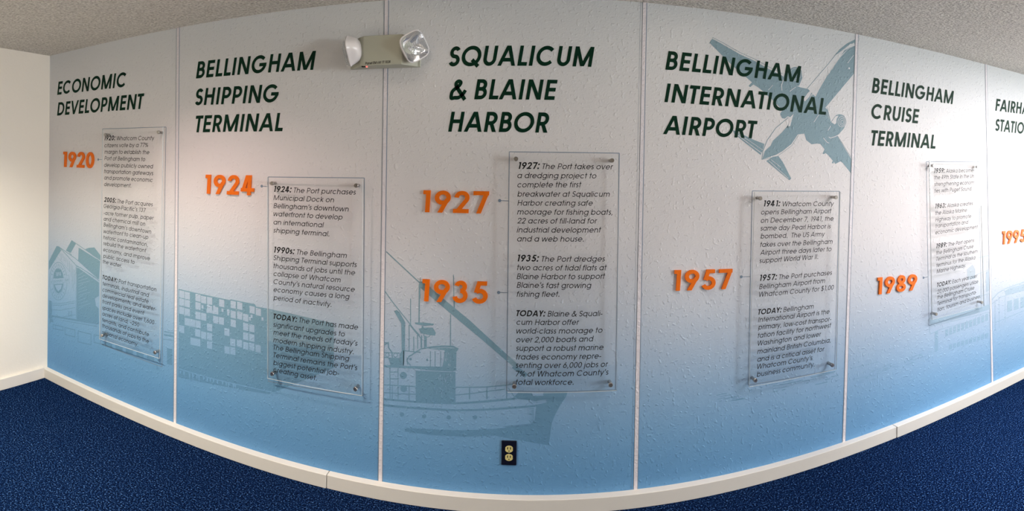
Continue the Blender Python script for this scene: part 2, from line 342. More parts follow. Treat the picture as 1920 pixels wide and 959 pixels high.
def glyph(ch, w, q):
    """-> advance, list of strips, in units of the capital height"""
    h = w / 2; out = []
    def P(pts, closed=False, hh=None): out.append(ribbon(pts, hh or h, closed))
    def Dg(x0, y0, x1, y1):
        k = h * math.hypot(x1 - x0, y1 - y0) / abs(y1 - y0)
        out.append(([(x0 - k, y0), (x1 - k, y1)], [(x0 + k, y0), (x1 + k, y1)], False))
    def V(x, y0, y1): Dg(x, y0, x, y1)
    def A(*a): return arc(*a, q)
    def E(cx, cy, rx, ry): P(A(cx, cy, rx, ry, 0, 360), True)
    def bar(x0, x1, y): P([(x0, y), (x1, y)])
    def bowl(l, r, y0, y1):
        ry = (y1 - y0) / 2; P([(l, y1), (r - ry, y1)] + A(r - ry, (y0 + y1) / 2, ry, ry, 90, -90) + [(l, y0)])
    def ess(cx, rx, top):
        ry = (top - w) / 4; m = top / 2
        P(A(cx, m + ry, rx * .92, ry, 28, 270) + A(cx, m - ry, rx, ry, 90, -155))
    dg = 1.12 * h
    adv = None
    if ch == 'A': adv = 1.0; Dg(.015 + dg, 0, .5 - .15 * h, 1); Dg(.985 - dg, 0, .5 + .15 * h, 1); bar(.21, .79, .3)
    elif ch == 'B': adv = .79; V(.1 + h, 0, 1); bowl(.1 + h, .68 - h, .52, 1 - h); bowl(.1 + h, .73 - h, h, .52)
    elif ch == 'C': adv = 1.1; P(A(.56, .5, .51 - h, .5 - h, 42, 318))
    elif ch == 'D': adv = 1.0; V(.1 + h, 0, 1); P([(.1 + h, 1 - h), (.44, 1 - h)] + A(.44, .5, .5 - h, .5 - h, 90, -90) + [(.1 + h, h)])
    elif ch == 'E': adv = .72; V(.1 + h, 0, 1); [bar(.1 + h, x, y) for x, y in ((.65, 1 - h), (.63, .51), (.65, h))]
    elif ch == 'F': adv = .66; V(.1 + h, 0, 1); bar(.1 + h, .62, 1 - h); bar(.1 + h, .58, .5)
    elif ch == 'G': adv = 1.16; P(A(.56, .5, .51 - h, .5 - h, 42, 352)); bar(.58, 1.07, .47)
    elif ch == 'H': adv = .92; V(.1 + h, 0, 1); V(.82 - h, 0, 1); bar(.1 + h, .82 - h, .52)
    elif ch == 'I': adv = .2 + w; V(adv / 2, 0, 1)
    elif ch == 'J': adv = .65; P([(.55 - h, 1), (.55 - h, .28)] + A(.3, .28, .25 - h, .28 - h, 0, -180))
    elif ch == 'K': adv = .8; V(.1 + h, 0, 1); Dg(.72 - dg, 1, .18, .42); Dg(.34, .55, .76 - dg, 0)
    elif ch == 'L': adv = .62; V(.1 + h, 0, 1); bar(.1 + h, .6, h)
    elif ch == 'M': adv = 1.22; V(.1 + h, 0, 1); V(1.12 - h, 0, 1); Dg(.1 + dg, 1, .61, .02); Dg(1.12 - dg, 1, .61, .02)
    elif ch == 'N': adv = 1.0; V(.1 + h, 0, 1); V(.9 - h, 0, 1); Dg(.1 + dg, 1, .9 - dg, 0)
    elif ch == 'O': adv = 1.16; E(.58, .5, .53 - h, .51 - h)
    elif ch == 'P': adv = .78; V(.1 + h, 0, 1); bowl(.1 + h, .73 - h, .43, 1 - h)
    elif ch == 'Q': adv = 1.16; E(.58, .5, .53 - h, .51 - h); P([(.64, .32), (1.02, -.02)])
    elif ch == 'R': adv = .8; V(.1 + h, 0, 1); bowl(.1 + h, .72 - h, .44, 1 - h); Dg(.42, .44, .75 - dg, 0)
    elif ch == 'S': adv = .67; ess(.335, .29 - h * .9, 1.0)
    elif ch == 'T': adv = .6; V(.3, 0, 1); bar(.01, .59, 1 - h)
    elif ch == 'U': adv = .88; P([(.09 + h, 1), (.09 + h, .36)] + A(.44, .36, .35 - h, .36 - h, 180, 360) + [(.79 - h, 1)])
    elif ch == 'V': adv = .94; Dg(.01 + dg, 1, .47, 0); Dg(.93 - dg, 1, .47, 0)
    elif ch == 'W': adv = 1.3; Dg(.01 + dg, 1, .36, 0); Dg(.65, 1, .36, 0); Dg(.65, 1, .94, 0); Dg(1.29 - dg, 1, .94, 0)
    elif ch == 'X': adv = .84; Dg(.03 + dg, 1, .81 - dg, 0); Dg(.81 - dg, 1, .03 + dg, 0)
    elif ch == 'Y': adv = .8; V(.4, 0, .46); Dg(.02 + dg, 1, .4, .42); Dg(.78 - dg, 1, .4, .42)
    elif ch == 'Z': adv = .65; bar(.05, .6, 1 - h); bar(.04, .61, h); Dg(.6 - dg, 1 - h, .05 + dg, h)
    elif ch == '&': adv = .98; P(spline([(.93, -.02), (.62, .34), (.36, .64), (.31, .82), (.43, 1 - h), (.56, .83), (.47, .66), (.2, .44), (.05 + h, .25), (.18, .07), (.36, h * .9), (.58, .1), (.78, .28), (.88, .46)], max(3, q // 6)))
    elif ch == 'a': adv = .9; E(.445, .37, .39 - h, .37 - h); V(.82 - h, 0, XH)
    elif ch == 'b': adv = .9; E(.46, .37, .38 - h, .37 - h); V(.08 + h, 0, 1)
    elif ch == 'c': adv = .84; P(A(.44, .37, .385 - h, .37 - h, 42, 318))
    elif ch == 'd': adv = .9; E(.445, .37, .39 - h, .37 - h); V(.82 - h, 0, 1)
    elif ch == 'e': adv = .87; P([(.06 + h, .37), (.82 - h, .37)] + A(.44, .37, .38 - h, .37 - h, 0, 318))
    elif ch == 'f': adv = .42; P([(.17, 0), (.17, .82)] + A(.17 + .17, .82, .17, .18 - h, 180, 80)); bar(.02, .38, XH - h)
    elif ch == 'g': adv = .9; E(.445, .37, .39 - h, .37 - h); P([(.82 - h, XH), (.82 - h, -.02)] + A(.445, -.02, .375 - h, .27 - h, 0, -150))
    elif ch in 'hn': adv = .82; V(.09 + h, 0, 1 if ch == 'h' else XH); P([(.09 + h, .4)] + A(.41, .4, .32 - h, XH - h - .4, 180, 0) + [(.73 - h, 0)])
    elif ch == 'i': adv = .27; V(.135, 0, XH); P([(.135, .9), (.135, 1.0)])
    elif ch == 'j': adv = .27; P([(.135, XH), (.135, -.12)] + A(-.0, -.12, .135, .14 - h, 0, -80)); P([(.135, .9), (.135, 1.0)])
    elif ch == 'k': adv = .66; V(.08 + h, 0, 1); Dg(.58 - dg, XH, .15, .3); Dg(.27, .42, .64 - dg, 0)
    elif ch == 'l': adv = .27; V(.135, 0, 1)
    elif ch == 'm':
        adv = 1.24; V(.09 + h, 0, XH)
        for a in (.09, .62 - h): P([(a + h, .45)] + A(a + .265 + h / 2, .45, .265 - h / 2, XH - h - .45, 180, 0) + [(a + .53, 0)])
    elif ch == 'o': adv = .88; E(.44, .37, .39 - h, .37 - h)
    elif ch == 'p': adv = .9; E(.46, .37, .38 - h, .37 - h); V(.08 + h, DS, XH)
    elif ch == 'q': adv = .9; E(.445, .37, .39 - h, .37 - h); V(.82 - h, DS, XH)
    elif ch == 'r': adv = .42; V(.09 + h, 0, XH); P([(.09 + h, .45)] + A(.34, .45, .25 - h, XH - h - .45, 180, 70))
    elif ch == 's': adv = .52; ess(.26, .22 - h * .9, XH)
    elif ch == 't': adv = .44; V(.21, 0, 1); bar(.03, .40, XH - h)
    elif ch == 'u': adv = .82; P([(.09 + h, XH), (.09 + h, .33)] + A(.41, .33, .32 - h, .33 - h, 180, 360) + [(.73 - h, .33)]); V(.73 - h, 0, XH)
    elif ch == 'v': adv = .74; Dg(.01 + dg, XH, .37, 0); Dg(.73 - dg, XH, .37, 0)
    elif ch == 'w': adv = 1.1; Dg(.01 + dg, XH, .3, 0); Dg(.55, XH, .3, 0); Dg(.55, XH, .8, 0); Dg(1.09 - dg, XH, .8, 0)
    elif ch == 'x': adv = .65; Dg(.02 + dg, XH, .63 - dg, 0); Dg(.63 - dg, XH, .02 + dg, 0)
    elif ch == 'y': adv = .72; Dg(.01 + dg, XH, .36, .03); Dg(.71 - dg, XH, .23, DS)
    elif ch == 'z': adv = .57; bar(.04, .52, XH - h); bar(.03, .54, h); Dg(.52 - dg, XH - h, .04 + dg, h)
    elif ch == '0': adv = .76; E(.38, .5, .33 - h, .5 - h)
    elif ch == '1': adv = .57; V(.37, 0, 1); P([(.16, 1 - h), (.37, 1 - h)])
    elif ch == '2': adv = .76; P(A(.38, .69, .31 - h, .31 - h, 178, -42) + [(.09 + w * .8, h)]); bar(.05, .69, h)
    elif ch == '3':
        adv = .76; r1 = (.5 - h * .3) / 2 - h * .6
        P(A(.36, 1 - h - r1, .26 - h, r1, 165, -90)); r2 = (1 - h - 2 * r1 - h) / 2; P(A(.36, h + r2, .31 - h, r2, 90, -168))
    elif ch == '4': adv = .78; V(.56 - h, 0, 1); Dg(.56 - w - h * .2, 1, .05 + dg * 1.1, .24); bar(.03, .73, .27)
    elif ch == '5': adv = .76; P([(.64, 1 - h), (.24, 1 - h)]); Dg(.25 + h, 1, .12 + dg, .5); P(A(.37, .33, .33 - h, .33 - h, 128, -155))
    elif ch in '69':
        adv = .76; k = len(out); E(.38, .32, .33 - h, .32 - h); Dg(.52 - h * .6, 1, .05 + dg * 1.15, .36)
        if ch == '9': out[k:] = [([(.76 - x, 1 - y) for x, y in l], [(.76 - x, 1 - y) for x, y in r], c) for l, r, c in out[k:]]
    elif ch == '7': adv = .74; bar(.05, .69, 1 - h); Dg(.69 - dg, 1 - h, .22 + h, 0)
    elif ch == '8': adv = .76; E(.38, .745, .25 - h * .8, .255 - h * .8); E(.38, .27, .32 - h, .27 - h)
    elif ch == '.': adv = .36; P([(.18, 0), (.18, w * 1.3)], hh=w * .65)
    elif ch == ',': adv = .36; Dg(.12, -.14, .2, w * 1.2)
    elif ch == ':': adv = .36; P([(.18, 0), (.18, w * 1.15)], hh=w * .58); P([(.18, .58), (.18, .58 + w * 1.15)], hh=w * .58)
    elif ch == "'": adv = .3; Dg(.13, .72, .17, 1.02)
    elif ch == '-': adv = .44; bar(.06, .38, .33)
    elif ch == '~': adv = .66; P(spline([(.08, .32), (.2, .42), (.34, .38), (.46, .33), (.58, .43)]))
    elif ch == '%': adv = 1.0; E(.23, .74, .19 - h, .24 - h); E(.77, .25, .19 - h, .24 - h); Dg(.75, 1, .25, 0)
    elif ch == '$': adv = .74; ess(.37, .3 - h, 1.0); V(.37, -.1, 1.1)
    else: adv = .36
    return adv, out
def layout(spans, slant, q, track=0.0):
    """spans: (text, size, stroke width) -> list of (char, strips) in capital-height units, shared baseline"""
    x = 0; out = []
    for text, size, wt in spans:
        for ch in text:
            adv, st = glyph(ch, wt, q)
            g = [([(x + (px + slant * py) * size, py * size) for px, py in l], [(x + (px + slant * py) * size, py * size) for px, py in r], c) for l, r, c in st]
            out.append((ch, g)); x += (adv + track) * size
    return out
def fit(lay, a, b, dep, cap, first=None):
    """set the laid-out line so that its ink runs from photo point a to b on the plane dep"""
    pa, pb = W(*a, dep), W(*b, dep)
    use = lay if first is None else lay[:first]
    xs = [p[0] for ch, g in use for l, r, c in g for p in l + r]
    x0, x1 = min(xs), max(xs); k = (pb.x - pa.x) / (x1 - x0); sl = (pb.z - pa.z) / (pb.x - pa.x)
    def T(p):
        X = pa.x + (p[0] - x0) * k
        return (X, pa.z + sl * (X - pa.x) + p[1] * cap)
    return [(ch, [([T(p) for p in l], [T(p) for p in r], c) for l, r, c in g]) for ch, g in lay], k

# ------------------------------------------------------------------ mural panels
SEAM = [((334.5, 53), (328.6, 795)), ((725, 5), (713.3, 901)), ((1208.5, 3), (1191.3, 913)), ((1606, 63), (1581.5, 831.5)), ((1848, 123), (1860, 719))]
BASE_Z = .0662
def at_z(p, q, z):
    t = (z - q.z) / (p.z - q.z); return q.x + (p.x - q.x) * t
seams = []
for a, b in SEAM:
    p, q = W(*a), W(*b); seams.append((at_z(p, q, CEIL), at_z(p, q, BASE_Z)))
bounds = [(XL, XL)] + seams + [(seams[-1][0] + 1.22, seams[-1][1] + 1.22)]
PT = .003                                   # print thickness
SW = .0085                                  # half width of a seam strip
YP = D - PT                                 # face of the print
YI, YH, YT = YP - .0004, YP - .0008, YP - .0012      # ink, knocked-out paper, lettering
for k, (xt, xb) in enumerate(seams):
    b = MB(); y0, y1 = D - .0045, D
    b.add([(xb - SW, y0, BASE_Z), (xb + SW, y0, BASE_Z), (xt + SW, y0, CEIL), (xt - SW, y0, CEIL), (xb - SW, y1, BASE_Z), (xb + SW, y1, BASE_Z), (xt + SW, y1, CEIL), (xt - SW, y1, CEIL)],
          [[0, 1, 2, 3], [1, 5, 6, 2], [4, 0, 3, 7], [3, 2, 6, 7], [4, 5, 1, 0]])
    structure(b.build('trim_%d' % (k + 1), M['strip']), 'pale seam strip between two mural panels')
class Crop:
    """points read off an enlargement whose corner is (ox, oy) and scale s"""
    def __init__(s, ox, oy, sc): s.o = (ox, oy, sc)
    def __call__(s, x, y): return (s.o[0] + x / s.o[2], s.o[1] + y / s.o[2])
class Art:
    def __init__(s): s.ink = MB(); s.pap = MB()
    def P(s, cr, pts, paper=False):
        (s.pap if paper else s.ink).poly([(w_.x, w_.z) for w_ in (W(*cr(*p)) for p in pts)], YH if paper else YI)
    def L(s, cr, pts, w, paper=False, closed=False, w2=None):
        """a brush line w photo pixels wide"""
        q = [(v.x, v.z) for v in (W(*cr(*p)) for p in pts)]
        v = W(*cr(*pts[0])); sc = math.hypot(v.x, v.y) / F * w / 2
        l, r, c = ribbon(q, sc, closed); (s.pap if paper else s.ink).strip(l, r, c, YH if paper else YI)
    def E(s, cr, cx, cy, rx, ry, paper=False, w=None):
        p = arc(cx, cy, rx, ry, 0, 360, 28)[:-1]
        if w: s.L(cr, p, w, paper, True)
        else: s.P(cr, p, paper)

def art_warehouse():
    A = Art(); K = Crop(85, 440, 5.99)
    A.P(K, [(44, 300), (130, 130), (160, 135), (182, 178), (158, 212), (44, 400)])
    A.P(K, [(235, 180), (300, 62), (332, 88), (346, 106), (290, 206), (270, 200)])
    A.L(K, [(330, 88), (620, 285)], 1.2)
    A.P(K, [(384, 150), (620, 300), (606, 498), (560, 466), (430, 352), (372, 290)])
    A.P(K, [(452, 165), (490, 150), (555, 145), (632, 245), (632, 292), (600, 290)])
    A.L(K, [(380, 150), (376, 270)], 1.0)
    A.L(K, [(395, 150), (620, 292)], 1.0, True)
    for pts in ([(165, 145), (340, 268), (560, 458), (604, 498)], [(160, 140), (350, 348)], [(350, 345), (600, 500)], [(270, 205), (300, 230)]): A.L(K, pts, 1.2)
    A.P(K, [(355, 372), (395, 382), (606, 540), (606, 690), (560, 720), (572, 800), (602, 830), (606, 1006), (355, 968)])
    A.L(K, [(390, 382), (622, 545)], 1.1, True); A.L(K, [(355, 360), (400, 372), (610, 520)], 1)
    for i in range(13): A.L(K, [(372 + 3 * (i % 3), 460 + 32 * i), (430 + 25 * (i % 4), 425 + 32 * i)], .5, True)
    for x, y0, y1 in ((165, 190, 240), (182, 210, 290), (200, 215, 260), (215, 250, 300), (235, 260, 310), (255, 285, 360), (275, 300, 420), (292, 330, 470), (308, 345, 600), (322, 390, 640), (335, 400, 560), (348, 360, 930), (120, 240, 290), (100, 270, 320), (350, 340, 440)): A.L(K, [(x, y0), (x + 1, y1)], .7)
    for i in range(14): x = 120 + i * 12; A.L(K, [(x, 235 + i * 14), (x + 7, 232 + i * 14)], .8)
    # round emblem
    A.E(K, 150, 525, 98, 212, w=.9); A.E(K, 150, 525, 60, 150, w=.7)
    A.P(K, [(96, 492), (104, 430), (124, 392), (150, 382), (178, 396), (198, 440), (206, 494)])
    A.P(K, [(98, 560), (206, 552), (196, 600), (178, 645), (152, 665), (124, 645), (106, 605)])
    A.P(K, [(112, 568), (192, 562), (182, 606), (150, 640), (124, 606)], True)
    A.P(K, [(62, 500), (240, 486), (240, 462), (272, 462), (274, 545), (244, 545), (242, 532), (62, 556)], True)
    A.L(K, [(62, 500), (240, 486), (240, 462), (272, 462), (274, 545), (244, 545), (242, 532), (62, 556)], .6, closed=True)
    for i in range(11): a = math.radians(25 + i * 13); A.L(K, [(150 + 70 * math.cos(a), 525 - 165 * math.sin(a)), (150 + 88 * math.cos(a), 525 - 195 * math.sin(a))], 1.1)
    for i in range(9): a = math.radians(-30 - i * 15); A.L(K, [(150 + 70 * math.cos(a), 525 - 165 * math.sin(a)), (150 + 88 * math.cos(a), 525 - 195 * math.sin(a))], 1.1)
    for txt, a, b, hh, pp in (('COOPERATIVE', (68, 545), (266, 522), .016, False), ('1894', (122, 470), (182, 466), .03, True)):
        lay, k = fit(layout([(txt, 1, .16)], 0, 10), K(*a), K(*b), 0, hh)
        for ch, g in lay:
            for l, r, c in g: (A.pap if pp else A.ink).strip(l, r, c, YH - .0002)
    for y in (770, 790, 845, 925): A.L(K, [(50, y), (180, y + 6), (340, y - 24)], .8)
    for x in (265, 280, 300): A.L(K, [(x, 860), (x, 925)], 1.2)
    A.P(K, [(44, 740), (70, 745), (80, 860), (66, 959), (44, 940)])
    # the quay below
    Q = Crop(85, 560, 5.33)
    A.L(Q, [(45, 170), (200, 198), (525, 250)], 3); A.L(Q, [(45, 195), (525, 280)], 1); A.L(Q, [(60, 200), (525, 266)], .8, True)
    A.P(Q, [(45, 150), (70, 170), (85, 240), (60, 235), (45, 260)])
    for x0, y0, x1, y1, s_ in ((80, 262, 180, 300, 20), (200, 290, 300, 360, 25), (330, 325, 460, 432, 32), (490, 362, 640, 440, 30)):
        A.L(Q, [(x0, y0), (x1, y0 + s_), (x1, y1 + s_), (x0, y1)], 1.6, closed=True)
    A.L(Q, [(1190, 330), (1285, 345)], 1.8); A.L(Q, [(1190, 362), (1285, 378)], 3); A.L(Q, [(1180, 405), (1285, 420)], 1)
    A.P(Q, [(1220, 498), (1272, 505), (1272, 668), (1220, 655)])
    for i in range(5): A.P(Q, [(600 + i * 105, 430 + i * 32), (670 + i * 105, 452 + i * 32), (670 + i * 105, 500 + i * 32), (600 + i * 105, 478 + i * 32)])
    return A
def art_containers():
    A = Art(); K = Crop(325, 530, 5.64)
    A.P(K, [(58, 68), (600, 185), (612, 178), (865, 228), (880, 255), (1010, 276), (1300, 340), (1700, 430), (1700, 900), (1010, 1180), (58, 1000)])
    rows = [[(65, 80), (124, 95), (238, 118), (297, 138), (360, 150), (488, 175), (610, 190), (678, 203), (810, 245), (875, 268)],
            [(65, 165), (124, 178), (238, 205), (360, 238), (425, 252), (610, 295), (678, 305), (742, 328)],
            [(65, 252), (124, 270), (238, 305), (297, 318), (425, 350), (484, 362), (610, 388), (742, 425), (806, 440)],
            [(124, 372), (180, 385), (238, 398), (360, 430), (543, 480), (742, 525), (806, 540)],
            [(65, 450), (235, 490), (297, 515), (360, 527), (605, 590), (675, 600), (742, 625), (806, 635), (872, 655)],
            [(185, 580), (235, 590), (360, 618), (545, 670), (605, 680)]]
    for r in rows:
        for x, y in r:
            A.P(K, [(x, y), (x + 55, y + 12), (x + 55, y + 88), (x, y + 76)], True)
            for j in (18, 37): A.L(K, [(x + j, y + 10), (x + j, y + 78)], .25) if False else None
    for i in range(230):
        x = random.uniform(62, 1000); y = random.uniform(120, 860) + x * .2; s_ = random.uniform(2, 8)
        if y < 1000: A.P(K, [(x, y), (x + s_ * 1.6, y + s_ * .3), (x + s_ * 1.4, y + s_), (x, y + s_ * .8)], True)
    for i in range(18):
        x = random.uniform(190, 960); y = 150 + .21 * x + random.uniform(0, 60); A.P(K, [(x, y), (x + 20, y + 5), (x + 20, y + 40), (x, y + 34)], True)
    Q = Crop(325, 640, 4.36)
    A.L(Q, [(45, 225), (300, 300), (600, 370), (850, 425)], 1.6, True)
    for i in range(16): x = 60 + i * 30 + random.uniform(-9, 9); y = 235 + (x - 45) * .25; A.P(Q, [(x, y), (x + 15, y + 5), (x + 12, y + random.uniform(25, 80)), (x + 4, y + 30)], True)
    for x, y, s_ in ((960, 415, 60), (970, 500, 45), (820, 470, 50), (1050, 500, 25)): A.P(Q, [(x, y), (x + s_, y + 8), (x + s_, y + s_), (x, y + s_ * .8)], True)
    return A
def art_boat():
    A = Art(); I = Crop(0, 0, 1); K = Crop(710, 560, 4.359); H = Crop(710, 700, 5.053)
    A.L(I, [(724.5, 472), (790, 533)], 2.2)
    A.P(I, [(787, 528), (793, 528), (880, 600), (972, 684), (965, 690), (905, 638), (785, 537)])
    A.P(I, [(965, 683), (990, 702), (984, 708), (960, 690)])
    A.L(I, [(722, 546), (733, 562), (770, 609), (791.5, 637)], 1.8); A.P(K, [(250, 215), (262, 212), (340, 300), (322, 302)])
    A.L(I, [(786.6, 534), (786, 606)], 2.4); A.L(I, [(788.5, 521), (788, 560)], 1)
    for x, y0, y1 in ((262, 0, 215), (250, 215, 430), (288, 310, 440), (320, 285, 410), (347, 320, 400), (620, 0, 110), (588, 128, 390)): A.L(K, [(x, y0), (x, y1)], 1.6)
    A.L(I, [(850.5, 515), (851.5, 580)], 1.4)
    A.P(K, [(128, 104), (150, 92), (172, 112), (218, 192), (216, 430), (206, 545), (170, 545), (174, 450), (190, 430), (186, 205)])
    A.P(K, [(298, 195), (380, 196), (452, 205), (450, 216), (380, 224), (300, 208)])
    A.P(K, [(328, 246), (380, 236), (444, 238), (468, 280), (462, 302), (430, 300), (345, 284)])
    A.P(K, [(352, 224), (368, 224), (368, 250), (352, 250)]); A.E(K, 395, 297, 26, 18, w=1.3)
    A.P(K, [(372, 300), (394, 310), (394, 400), (372, 400)])
    A.L(K, [(352, 300), (352, 405)], 2)
    A.L(K, [(240, 540), (232, 500), (248, 474), (345, 412), (430, 395), (520, 388), (610, 390), (648, 410), (636, 430)], 2.2)
    A.P(K, [(400, 408), (440, 396), (520, 389), (610, 392), (648, 408), (634, 428), (560, 424)])
    A.L(K, [(430, 408), (545, 398), (620, 404)], .8, True)
    A.P(K, [(540, 422), (636, 426), (634, 566), (520, 566), (534, 500)])
    for x in (424, 462, 508): A.L(K, [(x, 430), (x, 555)], 1.3)
    A.E(K, 262, 495, 10, 10); A.E(K, 398, 500, 7, 12); A.L(K, [(240, 520), (262, 545)], 2)
    A.P(K, [(46, 542), (520, 556), (634, 562), (632, 590), (560, 600), (300, 572), (46, 560)])
    A.P(K, [(80, 482), (170, 485), (172, 552), (100, 550)])
    A.L(K, [(46, 440), (170, 446)], 1.6); A.L(K, [(205, 425), (345, 440)], 1.6); A.L(K, [(205, 425), (205, 545)], 1.4)
    A.L(K, [(46, 380), (80, 360), (82, 400), (110, 440), (120, 540)], 2.2); A.L(K, [(46, 360), (84, 362)], 1.8); A.L(K, [(46, 480), (80, 482)], 2); A.E(K, 72, 460, 14, 16, w=1.2); A.E(K, 140, 462, 16, 16, w=1.2)
    A.P(K, [(304, 588), (400, 592), (628, 598), (628, 858), (560, 856), (304, 840)])
    for i in range(40): x = random.uniform(475, 600); y = random.uniform(610, 770); A.L(K, [(x, y), (x + random.uniform(-6, 6), y + random.uniform(8, 26))], .6, True)
    for i in range(14): x = random.uniform(545, 590); y = random.uniform(430, 540); A.L(K, [(x, y), (x + 3, y + 18)], .6, True)
    A.L(K, [(310, 584), (600, 598)], 1.2, True)
    A.E(K, 203, 628, 28, 29); A.E(K, 206, 736, 27, 28)
    for x in (94, 160): A.L(K, [(x, 562), (x, 820)], 1.4)
    for y in (600, 655): A.L(K, [(94, y), (160, y)], 1.5)
    for y in (704, 768, 825): A.L(K, [(46, y), (110, y + 4), (304, y + 14)], 1.7)
    for x in (112, 250): A.L(K, [(x, 706), (x, 830)], 1.3)
    A.L(H, [(725, 132), (1000, 130), (1215, 112), (1290, 100)], 1.8); A.L(H, [(725, 206), (880, 192), (1020, 172), (1195, 150)], 1.6)
    for x in (862, 1026, 1213): A.L(H, [(x, 128), (x, 246)], 1.8)
    A.L(H, [(1230, 140), (1290, 230)], 1.4)
    A.P(H, [(46, 236), (360, 262), (700, 278), (1000, 258), (1290, 232), (1290, 250), (1000, 278), (720, 294), (360, 280), (46, 252)])
    A.P(H, [(46, 292), (400, 322), (750, 342), (1000, 336), (1250, 318), (1482, 300), (1486, 318), (1250, 338), (1000, 354), (750, 360), (400, 344), (46, 312)])
    A.P(H, [(1270, 236), (1325, 182), (1450, 182), (1460, 216), (1560, 212), (1560, 180), (1790, 172), (1776, 220), (1720, 300), (1668, 400), (1640, 470), (1622, 600), (1610, 680), (1440, 560), (1440, 490), (1478, 440), (1492, 320), (1480, 300), (1590, 276), (1590, 246), (1480, 262)])
    for y in (268, 282): A.L(H, [(1440, y), (1585, y - 14)], .7)
    for i in range(12): y = 330 + i * 14; A.P(H, [(1470, y), (1440 - random.uniform(0, 50), y + 5), (1470, y + 9)])
    for i in range(5): A.L(H, [(1180 + i * 20, 505 + i * 6), (1450, 478 + i * 9)], .9)
    for x, y in ((222, 390), (432, 408), (665, 418), (913, 418)): A.E(H, x, y, 21, 20)
    A.P(H, [(250, 515), (500, 530), (800, 540), (1100, 526), (1450, 488), (1610, 680), (1100, 590), (800, 600), (500, 585), (250, 550)])
    return A
def art_plane():
    A = Art(); K = Crop(1200, 40, 2.998); T = Crop(1400, 200, 6.395); U = Crop(1400, 60, 5.995)
    A.P(K, [(404, 98), (420, 104), (470, 135), (560, 186), (640, 222), (720, 268), (800, 308), (822, 340), (900, 372), (944, 382), (960, 400), (985, 425), (1005, 385), (1050, 308), (1082, 262), (1122, 206), (1165, 160), (1206, 140), (1203, 292), (1056, 468), (1040, 486), (1054, 500), (1068, 560), (1110, 650), (1190, 782), (1188, 860),
              (1137, 796), (1125, 788), (1095, 803), (1088, 790), (1086, 800), (1076, 798), (1082, 784), (1055, 752), (1042, 742), (1030, 748), (1024, 744), (1036, 720), (1012, 690), (990, 688), (962, 692), (932, 668), (922, 632), (885, 637), (850, 690), (800, 730), (762, 752), (700, 772), (686, 776), (700, 730), (732, 700), (745, 672), (800, 622), (828, 590), (838, 562), (852, 545),
              (830, 534), (812, 548), (796, 545), (786, 520), (800, 500), (770, 470), (740, 440), (708, 412), (700, 402), (660, 370), (636, 356), (618, 371), (609, 364), (628, 344), (598, 318), (520, 252), (440, 172), (392, 124)])
    A.L(K, [(408, 92), (470, 124), (560, 176), (645, 214), (725, 258), (800, 296)], .9); A.L(K, [(408, 92), (388, 126)], .9); A.L(K, [(398, 106), (404, 98), (480, 138), (560, 184)], .5, True)
    A.L(K, [(935, 382), (1000, 306), (1060, 236), (1090, 198), (1120, 160), (1160, 128), (1209, 103)], 1.2)
    A.P(K, [(1085, 200), (1120, 158), (1165, 124), (1209, 104), (1209, 120), (1180, 128), (1140, 160), (1110, 182)])
    A.P(K, [(1195, 120), (1207, 118), (1207, 140), (1165, 158), (1130, 190), (1150, 160)])
    A.P(K, [(1202, 120), (1180, 132), (1145, 165), (1175, 150), (1206, 138)], True)
    A.L(K, [(683, 778), (690, 728), (714, 668), (762, 600), (832, 542)], 1.3)
    A.L(K, [(683, 778), (770, 760), (852, 700), (890, 640)], .7)
    for i in range(16):
        t = i / 15; x = 752 + 95 * t; y = 668 - 110 * t; A.P(K, [(x, y + 6), (x - 7, y + 20), (x + 5, y + 14)])
    for i in range(20):
        t = i / 19; x = 960 + 130 * t; y = 412 - 165 * t; A.P(K, [(x, y), (x + 8, y - 6), (x + 2 - random.uniform(2, 14), y + random.uniform(10, 26))], True)
    A.P(K, [(915, 440), (940, 405), (970, 375), (962, 400), (950, 425), (925, 450)], True)
    A.P(K, [(838, 545), (862, 520), (850, 560), (842, 590), (832, 592)], True)
    # engines and tail
    A.P(T, [(1000, 190), (1060, 112), (1110, 98), (1160, 118), (1186, 180), (1165, 260), (1090, 345), (1020, 370), (985, 372), (970, 330), (985, 280)])
    A.E(T, 1110, 180, 76, 84, w=1.2); A.E(T, 1135, 182, 46, 62, True, w=.8); A.E(T, 1140, 184, 30, 42, True, w=.7); A.E(T, 1142, 186, 16, 22, True, w=.7)
    A.P(T, [(1010, 188), (1062, 118), (1098, 108), (1074, 150), (1070, 200), (1050, 215)], True)
    A.L(T, [(980, 366), (1000, 378), (1060, 360), (1130, 320)], 1.2, True); A.L(T, [(915, 375), (960, 430), (985, 438)], 1.1, True); A.L(T, [(1005, 232), (970, 290)], 1, True); A.L(T, [(860, 100), (802, 188)], .9, True)
    A.L(T, [(960, 10), (1000, 170)], 1); A.L(T, [(955, 60), (985, 150)], .6, True); A.L(T, [(1085, 350), (1256, 622)], .8)
    A.P(U, [(405, 520), (425, 470), (470, 420), (520, 395), (580, 398), (615, 440), (622, 520), (585, 608), (480, 600), (400, 600)])
    A.E(U, 540, 470, 70, 76, True, w=.5); A.E(U, 540, 470, 52, 58, True, w=.5)
    A.L(U, [(410, 540), (388, 600), (392, 660)], 1.3, True); A.L(U, [(480, 670), (548, 620)], .9, True); A.L(U, [(1130, 350), (1200, 262)], .9, True); A.E(U, 1148, 410, 9, 11, True); A.L(U, [(240, 655), (290, 600)], .8, True); A.L(U, [(650, 780), (700, 725)], .9, True)
    A.P(K, [(520, 612), (545, 622), (640, 668), (698, 690), (688, 728), (676, 752), (600, 692), (530, 635)])
    A.L(K, [(536, 632), (682, 742)], 1, True); A.L(K, [(545, 626), (688, 724)], .7, True); A.L(K, [(552, 640), (600, 664)], .7, True)
